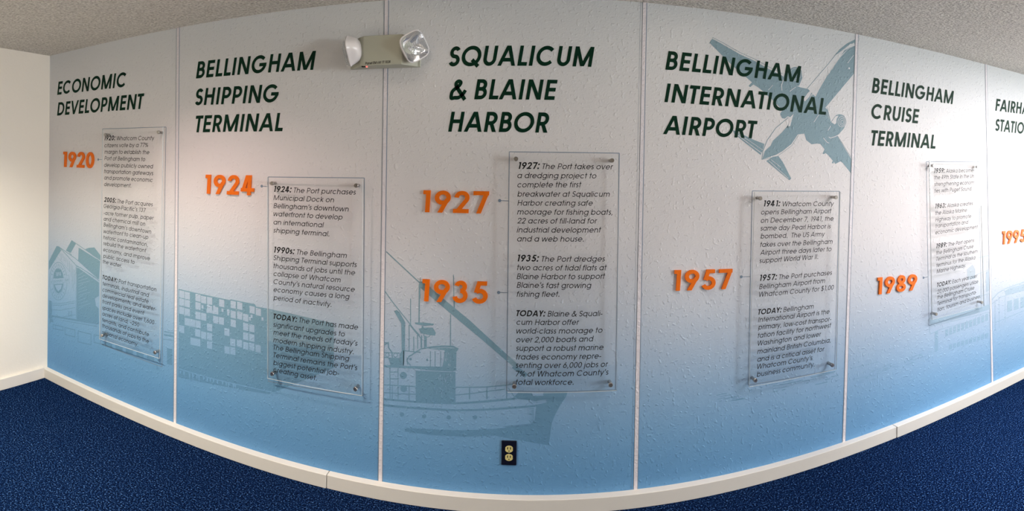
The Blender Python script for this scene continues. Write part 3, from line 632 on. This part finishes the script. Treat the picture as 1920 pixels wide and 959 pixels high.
    A.P(K, [(708, 786), (745, 762), (776, 758), (800, 790), (848, 884), (838, 894), (820, 880)])
    A.L(K, [(722, 784), (832, 884)], .8, True); A.L(K, [(735, 778), (790, 822)], .7, True)
    # shoreline low on the panel
    I = Crop(1440, 660, 3.996)
    for i in range(34):
        x = random.uniform(-420, 480); y = 245 - (x - 0) * .20 + random.uniform(-10, 70); ln = random.uniform(15, 120)
        A.L(I, [(x, y), (min(x + ln, 540), y - (min(x + ln, 540) - x) * .2)], random.uniform(.4, 1.3))
    return A
def art_cruise():
    A = Art(); K = Crop(1720, 440, 3.995); I = Crop(1580, 600, 5.99)
    A.L(K, [(88, 690), (300, 640), (475, 597), (542, 578)], 1.2); A.L(K, [(92, 748), (165, 712)], 1.1); A.L(K, [(88, 690), (92, 748)], 1.2); A.L(K, [(165, 712), (480, 625), (542, 605)], .8)
    A.P(K, [(92, 640), (480, 540), (545, 520), (545, 560), (480, 580), (95, 680)])
    for i in range(11):
        x = 206 + i * 30; y = 714 - i * 11.5; A.P(K, [(x, y), (x + 21, y - 8), (x + 21, y + 44), (x, y + 52)])
        if x > 225: y = 828 - (x - 235) * .31; A.P(K, [(x, y), (x + 21, y - 7), (x + 21, y + 28), (x, y + 35)])
    A.P(K, [(128, 728), (152, 718), (152, 870), (128, 880)])
    for x in (472, 490, 520, 532): A.L(K, [(x, 165), (x, 560)], 1.1)
    A.L(K, [(455, 175), (540, 155)], 2); A.P(K, [(512, 280), (536, 272), (536, 420), (512, 430)]); A.P(K, [(370, 260), (410, 225), (430, 260), (430, 330), (372, 340)])
    A.L(K, [(440, 300), (545, 260)], 1); A.L(K, [(440, 470), (545, 440)], 1.5)
    A.L(I, [(90, 545), (240, 510), (400, 470)], .8); A.L(I, [(90, 670), (300, 630)], .7)
    for i in range(80):
        t = random.random(); x = 110 + t * 900; y = 690 - t * 330 + random.gauss(0, 30); ln = random.uniform(10, 60); A.L(I, [(x, y), (x + ln, y - ln * .3)], random.uniform(.4, 1.4))
    return A
def art_station():
    A = Art(); K = Crop(1720, 440, 3.995)
    A.L(K, [(556, 490), (600, 440), (660, 405), (800, 355), (1000, 300)], 2.2); A.L(K, [(556, 520), (620, 470), (660, 458)], 1.2)
    A.P(K, [(650, 425), (690, 400), (800, 370), (1000, 316), (1000, 372), (800, 420), (660, 458)])
    A.L(K, [(580, 500), (580, 720)], 1.5); A.L(K, [(610, 470), (610, 700)], 1.2); A.L(K, [(655, 460), (655, 660)], 1.2); A.L(K, [(580, 660), (800, 570), (1000, 500)], 1.2)
    for i in range(6): x = 670 + i * 50; y = 500 - i * 14; A.P(K, [(x, y), (x + 36, y - 10), (x + 36, y + 70), (x, y + 82)])
    return A

HB = .187                                   # heading stroke
HEAD = [
    [('ECONOMIC', (107.4, 178.2), (236.8, 163), None), ('DEVELOPMENT', (107.2, 217), (270.5, 204), None)],
    [('BELLINGHAM', (367.7, 147.4), (592.3, 130.8), None), ('SHIPPING', (366, 198), (522.8, 192), None), ('TERMINAL', (367, 248.5), (530.4, 246.2), None)],
    [('SQUALICUM', (841.5, 125), (1114.3, 125.8), None), ('& BLAINE', (842.6, 186.8), (1045.1, 187.8), None), ('HARBOR', (840.4, 247.2), (1029.4, 249.2), None)],
    [('BELLINGHAM', (1247.3, 130.7), (1502, 156.2), None), ('INTERNATIONAL', (1245.6, 191.6), (1548.7, 215.8), None), ('AIRPORT', (1243.1, 251.7), (1420, 260.3), None)],
    [('BELLINGHAM', (1634.5, 174.3), (1788.2, 196), None), ('CRUISE', (1633.7, 222.6), (1723.6, 232.2), None), ('TERMINAL', (1633.4, 273), (1753.8, 279.2), None)],
    [('FAIRHAVEN', (1866, 207.8), (1916, 214), 5), ('STATION', (1866, 245.6), (1906.5, 250), 5)],
]
HCAP = [.0955, .0955, .0945, .0915, .091, .091]
OUTLINE = [((193, 242), (312, 238.5), (304.5, 688), (189.5, 645)), ((503.5, 332), (683.5, 334), (681, 742), (504, 715)), ((955, 285), (1161, 287.5), (1154, 731), (950, 733)),
           ((1410, 358.3), (1573.5, 359), (1564.5, 693), (1402.5, 722)), ((1736, 303.5), (1833.5, 303), (1840, 578), (1741, 611)), None]
TICKS = [[((184.9, 299.5), (192, 299.7))], [((491.4, 349.3), (504, 350))], [((937, 376.4), (954, 377)), ((935, 548.6), (951.5, 549))], [((1389.5, 519.3), (1406, 518.8))], [((1731, 521), (1739, 519.5))], []]
ART = [art_warehouse, art_containers, art_boat, art_plane, art_cruise, art_station]
MLAB = ['pale mural panel headed ECONOMIC DEVELOPMENT with a gabled waterfront warehouse print', 'pale mural panel headed BELLINGHAM SHIPPING TERMINAL with a stack of containers print',
        'pale mural panel headed SQUALICUM & BLAINE HARBOR with a fishing boat print', 'pale mural panel headed BELLINGHAM INTERNATIONAL AIRPORT with a jet aeroplane print',
        'pale mural panel headed BELLINGHAM CRUISE TERMINAL with a dockside building print', 'pale mural panel headed FAIRHAVEN STATION, cut by the photo edge']
def wall_line(mb, a, b, w, y):
    p, q = W(*a), W(*b); l, r, c = ribbon([(p.x, p.z), (q.x, q.z)], w / 2); mb.strip(l, r, c, y)
for k in range(6):
    (t0, b0), (t1, b1) = bounds[k], bounds[k + 1]
    m0 = SW if k else 0
    root = thing('mural_panel', ((b0 + b1) / 2, D, BASE_Z), MLAB[k], 'mural', 'printed mural panels along the wall')
    b = MB()
    v = [(b0 + m0, YP, BASE_Z), (b1 - SW, YP, BASE_Z), (t1 - SW, YP, CEIL), (t0 + m0, YP, CEIL)]
    b.add(v + [(x, D, z) for x, y, z in v], [[0, 1, 2, 3], [1, 5, 6, 2], [4, 0, 3, 7]])
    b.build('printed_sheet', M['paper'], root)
    for xt, xb, dx, wd in ((t0, b0, SW + .002, .004), (t1, b1, -SW - .0015, .002), (t1, b1, -SW - .012 if k == 2 else -SW - .0045, .001)):
        if k == 0 and dx > 0: continue
        b = MB(); l, r, c = ribbon([(xb + dx, BASE_Z), (xt + dx, CEIL)], wd / 2); b.strip(l, r, c, YI)      # ruled line close to a seam
        b.build('printed_border', M['line'], root)
    A = ART[k]()
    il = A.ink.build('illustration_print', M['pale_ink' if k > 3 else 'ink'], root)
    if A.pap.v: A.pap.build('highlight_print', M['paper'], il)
    if OUTLINE[k]:
        b = MB(); o = OUTLINE[k]
        for i in range(4): wall_line(b, o[i], o[(i + 1) % 4], .0035, YI - .0003)
        for a_, b_ in TICKS[k]:
            wall_line(b, a_, b_, .003, YI - .0003); p = W(*a_); b.poly([(p.x + x, p.z + z) for x, z in arc(0, 0, .0075, .0075, 0, 360, 16)[:-1]], YI - .0003)
        b.build('outline_border', M['line'], root)
    for txt, a_, b_, first in HEAD[k]:
        b = MB(); lay, kx = fit(layout([(txt, 1, HB)], .17, 36), a_, b_, PT, HCAP[k], first)
        for ch, g in lay:
            for l, r, c in g: b.strip(l, r, c, YT)
        b.build('heading_lettering', M['heading'], root)

# ------------------------------------------------------------------ raised orange years
YEARS = [('1920', (119.3, 313.2), (176.4, 316), .110, 'raised orange year 1920 in the panel nearest the white wall'), ('1924', (386, 363.4), (476.6, 366.8), .1075, 'raised orange year 1924 under the SHIPPING TERMINAL heading'),
         ('1927', (793.6, 398), (917, 400.8), .104, 'raised orange year 1927, above the year 1935'), ('1935', (791.8, 564.6), (914.3, 570), .104, 'raised orange year 1935 over the fishing boat print'),
         ('1957', (1263.6, 545.4), (1372.6, 541.6), .1, 'raised orange year 1957 left of the airport sign'), ('1989', (1644.8, 552.6), (1718.6, 543.6), .1, 'raised orange year 1989 beside the cruise terminal sign'),
         ('1995', (1879, 458.8), (1922, 453.5), .1, 'raised orange year 1995 at the photo edge under FAIRHAVEN')]
for txt, a_, b_, cap, lab in YEARS:
    lay, kx = fit(layout([(txt, 1, .18)], .05, 40, .03), a_, b_, .006, cap)
    p = W((a_[0] + b_[0]) / 2, (a_[1] + b_[1]) / 2)
    root = thing('year_sign', (p.x, YP, p.z), lab, 'sign', 'raised orange years on the mural')
    for ch, g in lay:
        b = MB()
        for l, r, c in g: b.strip(l, r, c, YP - .009, .009)
        b.build('digit', M['orange'], root)

# ------------------------------------------------------------------ acrylic signs
AD = .035                                   # standoff length
CAP_ = .0262
R_, B_ = .122, .19
def line(bold, rest, x0, y0, x1, y1):
    sp = []
    if bold: sp.append((bold, 1.2 if bold[0].isdigit() else 1.06, B_ if bold[0].isdigit() else .2))
    sp.append(((' ' if bold else '') + rest, 1, R_)); return (sp, (x0, y0), (x1, y1))
def parse(t):
    out = []
    for ln in t.strip().split('\n'):
        s, n = ln.rsplit('@', 1); n = [float(v) for v in n.split()]
        bold = ''
        if s.startswith('*'): bold, s = s[1:].split('* ', 1)
        out.append(line(bold, s, *n))
    return out
SIGNS = [
('1920, 2005', ((197, 251.5), (296.5, 249.6), (290.2, 663.6), (191, 628)), """
*1920:* Whatcom County@196.1 263.5 289.5 263
citizens vote by a 77%@195.8 276.5 277.5 276
margin to establish the@195.8 288.5 280 289.6
Port of Bellingham to@195.8 300.6 272.3 302.8
develop publicly owned@195.3 313 287.3 316.2
transportation gateways@195.3 325 287.3 329
and promote economic@195.3 336.8 286.3 341.8
development.@195.3 349.2 246 352.1
*2005:* The Port acquires@195 378.7 286.3 387.7
Georgia-Pacific's 137@194.3 389.9 273.4 398.7
-acre former pulp, paper@194.6 403 288.3 413.3
and chemical mill on@194.3 414 272.3 424.2
Bellingham's downtown@194.2 425 283.4 438.8
waterfront to clean-up@194.2 437.4 278 449
historic contamination,@193.6 448.6 277 462.9
rebuild the waterfront@193.6 460 274.2 474.2
economy, and improve@193.6 471.7 281.2 489.2
public access to@193.4 483.4 252.3 495.8
the water.@192.8 494.1 227.9 502.6
*TODAY:* Port transportation@192.4 523.7 293.1 547.5
terminals, industrial and@192.6 535.5 279.7 557.7
commercial real estate@192.1 546.6 278.5 569.7
developments, and water-@192.1 557.7 293.1 584.3
front parks and event@192 569 270.5 591.4
spaces include over 1,600@191.7 580.4 289.2 609.3
acres of land, ~250@191.7 591.7 261 613.7
tenants, and contribute@191.7 603.4 279.3 631.8
thousands of jobs to the@191.7 614.3 279.3 644.7
regional economy.@191.7 626.4 258.8 650.5"""),
('1924, 1990s', ((509.5, 344), (667.5, 348.4), (666.2, 730), (510, 702.2)), """
*1924:* The Port purchases@514 360.2 667.3 365.5
Municipal Dock on@512.9 375.3 626.2 380
Bellingham's downtown@512.9 390.5 653.7 397.2
waterfront to develop@512.9 405.5 642.2 412.4
an international@512.9 421.1 607.4 427
shipping terminal.@512.9 436.4 617.4 443.7
*1990s:* The Bellingham@514 474 650.2 484.4
Shipping Terminal supports@512.9 488 669 501.7
thousands of jobs until the@512.9 503.2 665.8 516.7
collapse of Whatcom@512.9 517.8 638.7 530.3
County's natural resource@512.9 532.8 665.2 548
economy causes a long@512.9 547.6 655.4 561.6
period of inactivity.@512.5 562.6 621.6 576.2
*TODAY:* The Port has made@512.9 598.2 671.4 619
significant upgrades to@512.5 613.2 646.6 632
meet the needs of today's@512.5 627.8 670.4 649.3
modern shipping industry.@512.5 642 663.1 664.7
The Bellingham Shipping@512.9 655.9 655 677.8
Terminal remains the Port's@512.9 670.5 670 695.1
biggest potential job-@512.5 684.7 636 705.4
creating asset.@512.5 697.6 593.8 714.3"""),
('1927, 1935', ((967.5, 299), (1147.7, 300.5), (1145.2, 721.5), (964.3, 726.5)), """
*1927:* The Port takes over@972.5 317 1149.7 318
a dredging project to@970 334.3 1118.2 335
complete the first@970 351.8 1090.2 351.6
breakwater at Squalicum@970 369.1 1143.2 369.3
Harbor creating safe@970 385.9 1111.4 386.1
moorage for fishing boats,@969.5 402.6 1148.5 403.1
22 acres of fill-land for@969.5 419.4 1119.7 419.6
industrial development@968.8 436.4 1127.2 436.4
and a web house.@969.5 453.2 1094.7 453.4
*1935:* The Port dredges@970.5 490.7 1134.4 490.7
two acres of tidal flats at@969.5 507 1137.7 507.2
Blaine Harbor to support@968.8 523.8 1134.7 523.3
Blaine's fast growing@968.8 540 1109 540.5
fishing fleet.@968.8 557 1048.9 557
*TODAY:* Blaine & Squali-@968.3 593.3 1129.7 593.1
cum Harbor offer@968.3 609.6 1085.9 609.6
world-class moorage to@968 625.9 1129.7 624.4
over 2,000 boats and@967.5 642.6 1113.2 640.6
support a robust marine@967.5 658.4 1131.5 656.4
trades economy repre-@967.5 674.7 1127.2 672.7
senting over 6,000 jobs or@967 690.2 1140.2 688.2
7% of Whatcom County's@967 706.5 1141 703.2
total workforce.@967 722.2 1075.6 722"""),
('1941, 1957', ((1426, 371.7), (1568, 371), (1561, 685.6), (1416.7, 714)), """
*1941:* Whatcom County@1432.3 387.5 1563.7 386.5
opens Bellingham Airport@1426.9 402.8 1558.9 400
on December 7, 1941, the@1426.3 418.4 1562.7 414.2
same day Pearl Harbor is@1425.9 433 1557.5 428.8
bombed.  The US Army@1425.9 448 1546.8 443.4
takes over the Bellingham@1425.4 463.7 1561 457.4
Airport three days later to@1425 478.7 1558.9 471.4
support World War II.@1424 493.9 1533.9 486
*1957:* The Port purchases@1425 527.3 1560 515.8
Bellingham Airport from@1423.4 542.9 1546.8 530.8
Whatcom County for $1.00@1423.4 557.3 1563.5 543.4
*TODAY:* Bellingham@1421.7 590.7 1525.6 579
International Airport is the@1421.3 605.1 1555.2 588.6
primary, low-cost transpor-@1421.3 618.8 1558.5 602.6
tation facility for northwest@1420.9 634.5 1558.5 614.5
Washington and lower@1420.9 649.1 1539.7 631.1
mainland British Columbia,@1419.8 664.5 1557.5 642.2
and is a critical asset for@1419.8 679.1 1545.8 658.9
Whatcom County's@1419.8 692.9 1523.1 675.6
business community.@1418.8 707.5 1527.2 687.7"""),
('1959, 1963, 1989', ((1750.5, 313), (1833.3, 311.5), (1841.4, 564.7), (1755.7, 592.9)), """
*1959:* Alaska becomes@1751.9 324.8 1827.4 322.8
the 49th State in the Union@1751.9 336.7 1835.1 333.2
strengthening economic@1751.9 349.4 1830.8 345.4
ties with Puget Sound.@1751.9 361.7 1822.4 357.3
*1963:* Alaska creates@1753.8 391.4 1823.9 384.9
the Alaska Marine@1753.8 403.6 1812.9 397.6
Highway to promote@1753.8 416 1820.7 408.8
transportation and@1753.8 427.8 1815.5 420
economic development.@1753.8 440 1834.3 428.5
*1989:* The Port opens@1755.7 466.3 1826.4 454.1
the Bellingham Cruise@1755.7 478.2 1825.1 465.3
Terminal as the southern@1755.7 490.1 1832.6 474.5
terminus for the Alaska@1755.7 501.6 1828.9 486.4
Marine Highway.@1756 513.3 1810.7 501.1
*TODAY:* Each year over@1756.9 539 1832.4 520.7
20,000 passengers utilize@1756.9 551.6 1833.9 531.3
the Bellingham Cruise@1757.3 562.2 1826.8 543.2
Terminal for transporta-@1757.5 573.8 1830.8 551.3
tion, tourism and business.@1757.8 585.1 1838.6 558.8"""),
]
DBG = []
for yrs, bolts, text in SIGNS:
    P4 = [W(*p, AD + .012) for p in bolts]                  # TL TR BR BL
    zt = (P4[0].z + P4[1].z) / 2; zb = (P4[2].z + P4[3].z) / 2
    corners = []
    e = .031
    tl = (P4[0].x - e, zt + e); tr = (P4[1].x + e, zt + e); br = (P4[2].x + e, zb - e); bl = (P4[3].x - e, zb - e)
    root = thing('acrylic_sign', ((bl[0] + br[0]) / 2, D, zb), 'clear acrylic text sign on steel standoffs, its dates ' + yrs + ' and TODAY', 'sign', 'clear acrylic signs standing off the mural')
    b = MB(); y0, y1 = D - AD - .006, D - AD
    v = [(x, y0, z) for x, z in (bl, br, tr, tl)] + [(x, y1, z) for x, z in (bl, br, tr, tl)]
    b.add(v, [[0, 1, 2, 3], [5, 4, 7, 6]]); b.add(v, [[1, 5, 6, 2], [4, 0, 3, 7], [3, 2, 6, 7], [4, 5, 1, 0]], 1)
    b.build('acrylic_sheet', [M['acrylic'], M['edge']], root)
    for i, p in enumerate(P4):
        z = zt if i < 2 else zb
        b = MB(); b.cyl((p.x, D - .0052, z), (p.x, D - AD, z), .0085, n=18); b.cyl((p.x, y0 + .0005, z), (p.x, y0 - .007, z), .0105, n=22); b.cyl((p.x, y0 - .007, z), (p.x, y0 - .009, z), .0105, .009, n=22)
        b.build('standoff', M['metal'], root)
    b = MB()
    for sp, a_, b_ in parse(text):
        lay, kx = fit(layout(sp, .2, 14), a_, b_, AD + .0063, CAP_)
        DBG.append((''.join(s_[0] for s_ in sp), kx / CAP_))
        for ch, g in lay:
            for l, r, c in g: b.strip(l, r, c, y0 - .0003)
    b.build('lettering', M['black'], root)

# ------------------------------------------------------------------ emergency light
HD = .09
hx0, hx1 = -.8466, -.4927; fx0, fx1 = -.752, -.566; z0, z1 = EYE + .487, EYE + .628
root = thing('emergency_light', ((hx0 + hx1) / 2, D, z0), 'beige twin head emergency light high on the seam beside SQUALICUM', 'emergency light')
b = MB(); b.hexa([(hx0, D - .003), (fx0 - .02, D - HD + .012), (fx0, D - HD), (fx1, D - HD), (fx1 + .006, D - HD + .012), (hx1 - .012, D - .02), (hx1, D - .02), (hx1, D - .003)], z0, z1)
hs = b.build('housing', M['housing'], root, bevel=.004)
b = MB(); lay, kx = fit(layout([('Panel EM ckt 17 1024', 1, .17)], .1, 10), (685, 121.5), (732, 118), HD + .001, .0125)
for ch, g in lay:
    for l, r, c in g: b.strip(l, r, c, D - HD - .0006)
b.build('handwriting', M['black'], hs)
p = W(682.5, 127.5, HD - .01)
b = MB(); b.box((p.x - .011, D - HD + .006, z0 - .004), (p.x + .005, D - HD + .018, z0 + .002)); b.build('test_button', M['black'], root)
b = MB(); b.cyl((p.x + .013, D - HD + .012, z0 + .001), (p.x + .013, D - HD + .012, z0 - .006), .0045, .0035, n=14); b.build('indicator_light', M['red'], root)
def lamp_head(center, n, roll, mount, size=1.3):
    n = Vector(n).normalized(); up = Vector((0, 0, 1)); u = up.cross(n).normalized(); v = n.cross(u)
    u, v = u * math.cos(roll) + v * math.sin(roll), v * math.cos(roll) - u * math.sin(roll)
    c = Vector(center); N = 40
    def ring(r, d, e):
        out = []
        for i in range(N):
            a = 2 * math.pi * i / N; ca, sa = math.cos(a), math.sin(a)
            k = (abs(ca) ** e + abs(sa) ** e) ** (-1 / e)
            out.append(c + u * (ca * k * r * size) + v * (sa * k * r * size) + n * d)
        return out
    b = MB()
    b.loft([ring(.012, -.058, 2), ring(.026, -.054, 2.2), ring(.038, -.042, 2.6), ring(.045, -.022, 3.2), ring(.048, -.004, 4), ring(.051, 0, 4.2), ring(.051, .004, 4.2), ring(.047, .004, 4.2)], closed_ends=(True, False))
    b.loft([ring(.047, .004, 4.2), ring(.044, -.006, 3.6), ring(.036, -.026, 2.6), ring(.02, -.044, 2), ring(.004, -.05, 2)], mi=1)
    m_ = Vector(mount); b.cyl(c + n * -.05, m_, .012, .014, n=16)
    hd = b.build('lamp_head', [M['head'], M['mirror']], root)
    b = MB()
    b.loft([ring(.0485, .003, 4.4), ring(.0475, .014, 4.2), ring(.042, .021, 3.6), ring(.028, .025, 3), ring(.004, .026, 2)])
    for i in range(9):
        q = c + u * (-.042 + i * .0105) + n * .0235; b.cyl(q - v * .036, q + v * .036, .0018, n=6)
    for i in range(13):
        a = -.042 + i * .007; q = c + u * .052 + v * a * size + n * .016; b.cyl(q, q + n * .006, .0028, .0012, n=8)
    b.build('lens', M['lens'], hd)
    b = MB(); b.cyl(c + n * -.046, c + n * -.012, .006, .007, n=14); b.loft([[c + n * (-.012 + .007 * math.sin(t)) + (u * math.cos(2 * math.pi * i / 14) + v * math.sin(2 * math.pi * i / 14)) * .007 * math.cos(t) for i in range(14)] for t in (0, .5, 1, 1.4)]); b.build('bulb', M['mirror'], hd)
lamp_head(W(777, 87, .085), (.62, -.76, -.06), .56, (-.545, D - .05, EYE + .56))
lamp_head(W(656, 95, .085), (-.97, -.10, -.14), -.6, (-.775, D - .05, EYE + .56))

# ------------------------------------------------------------------ wall outlet
p = W(954.5, 848.5); pw, ph = .0355, .0575
root = thing('wall_outlet', (p.x, D, p.z), 'dark wall plate with two ivory sockets below the fishing boat', 'outlet')
b = MB(); b.box((p.x - pw, YP - .006, p.z - ph), (p.x + pw, YP, p.z + ph)); b.build('cover_plate', M['plate'], root, bevel=.0035)
for s_ in (1, -1):
    zc = p.z + s_ * .0195; b = MB(); yf = YP - .0085
    pts = [(max(-.0175, min(.0175, .0195 * math.cos(a))) , .0148 * math.sin(a) * 1.05) for a in [2 * math.pi * i / 36 for i in range(36)]]
    b.loft([[(p.x + x, y, zc + z) for x, z in pts] for y in (YP - .004, yf)], closed_ends=(False, True), sm=False)
    rc = b.build('receptacle', M['ivory'], root)
    b = MB()
    for dx in (-.0065, .0065): b.box((p.x + dx - .002, yf - .0004, zc - .001), (p.x + dx + .002, yf + .003, zc + .0095))
    b.cyl((p.x, yf + .003, zc - .0085), (p.x, yf - .0004, zc - .0085), .0028, n=12)
    b.build('slot', M['black'], rc)
b = MB(); b.cyl((p.x, YP - .005, p.z), (p.x, YP - .0072, p.z), .0032, .0024, n=14); b.build('screw', M['metal'], root)
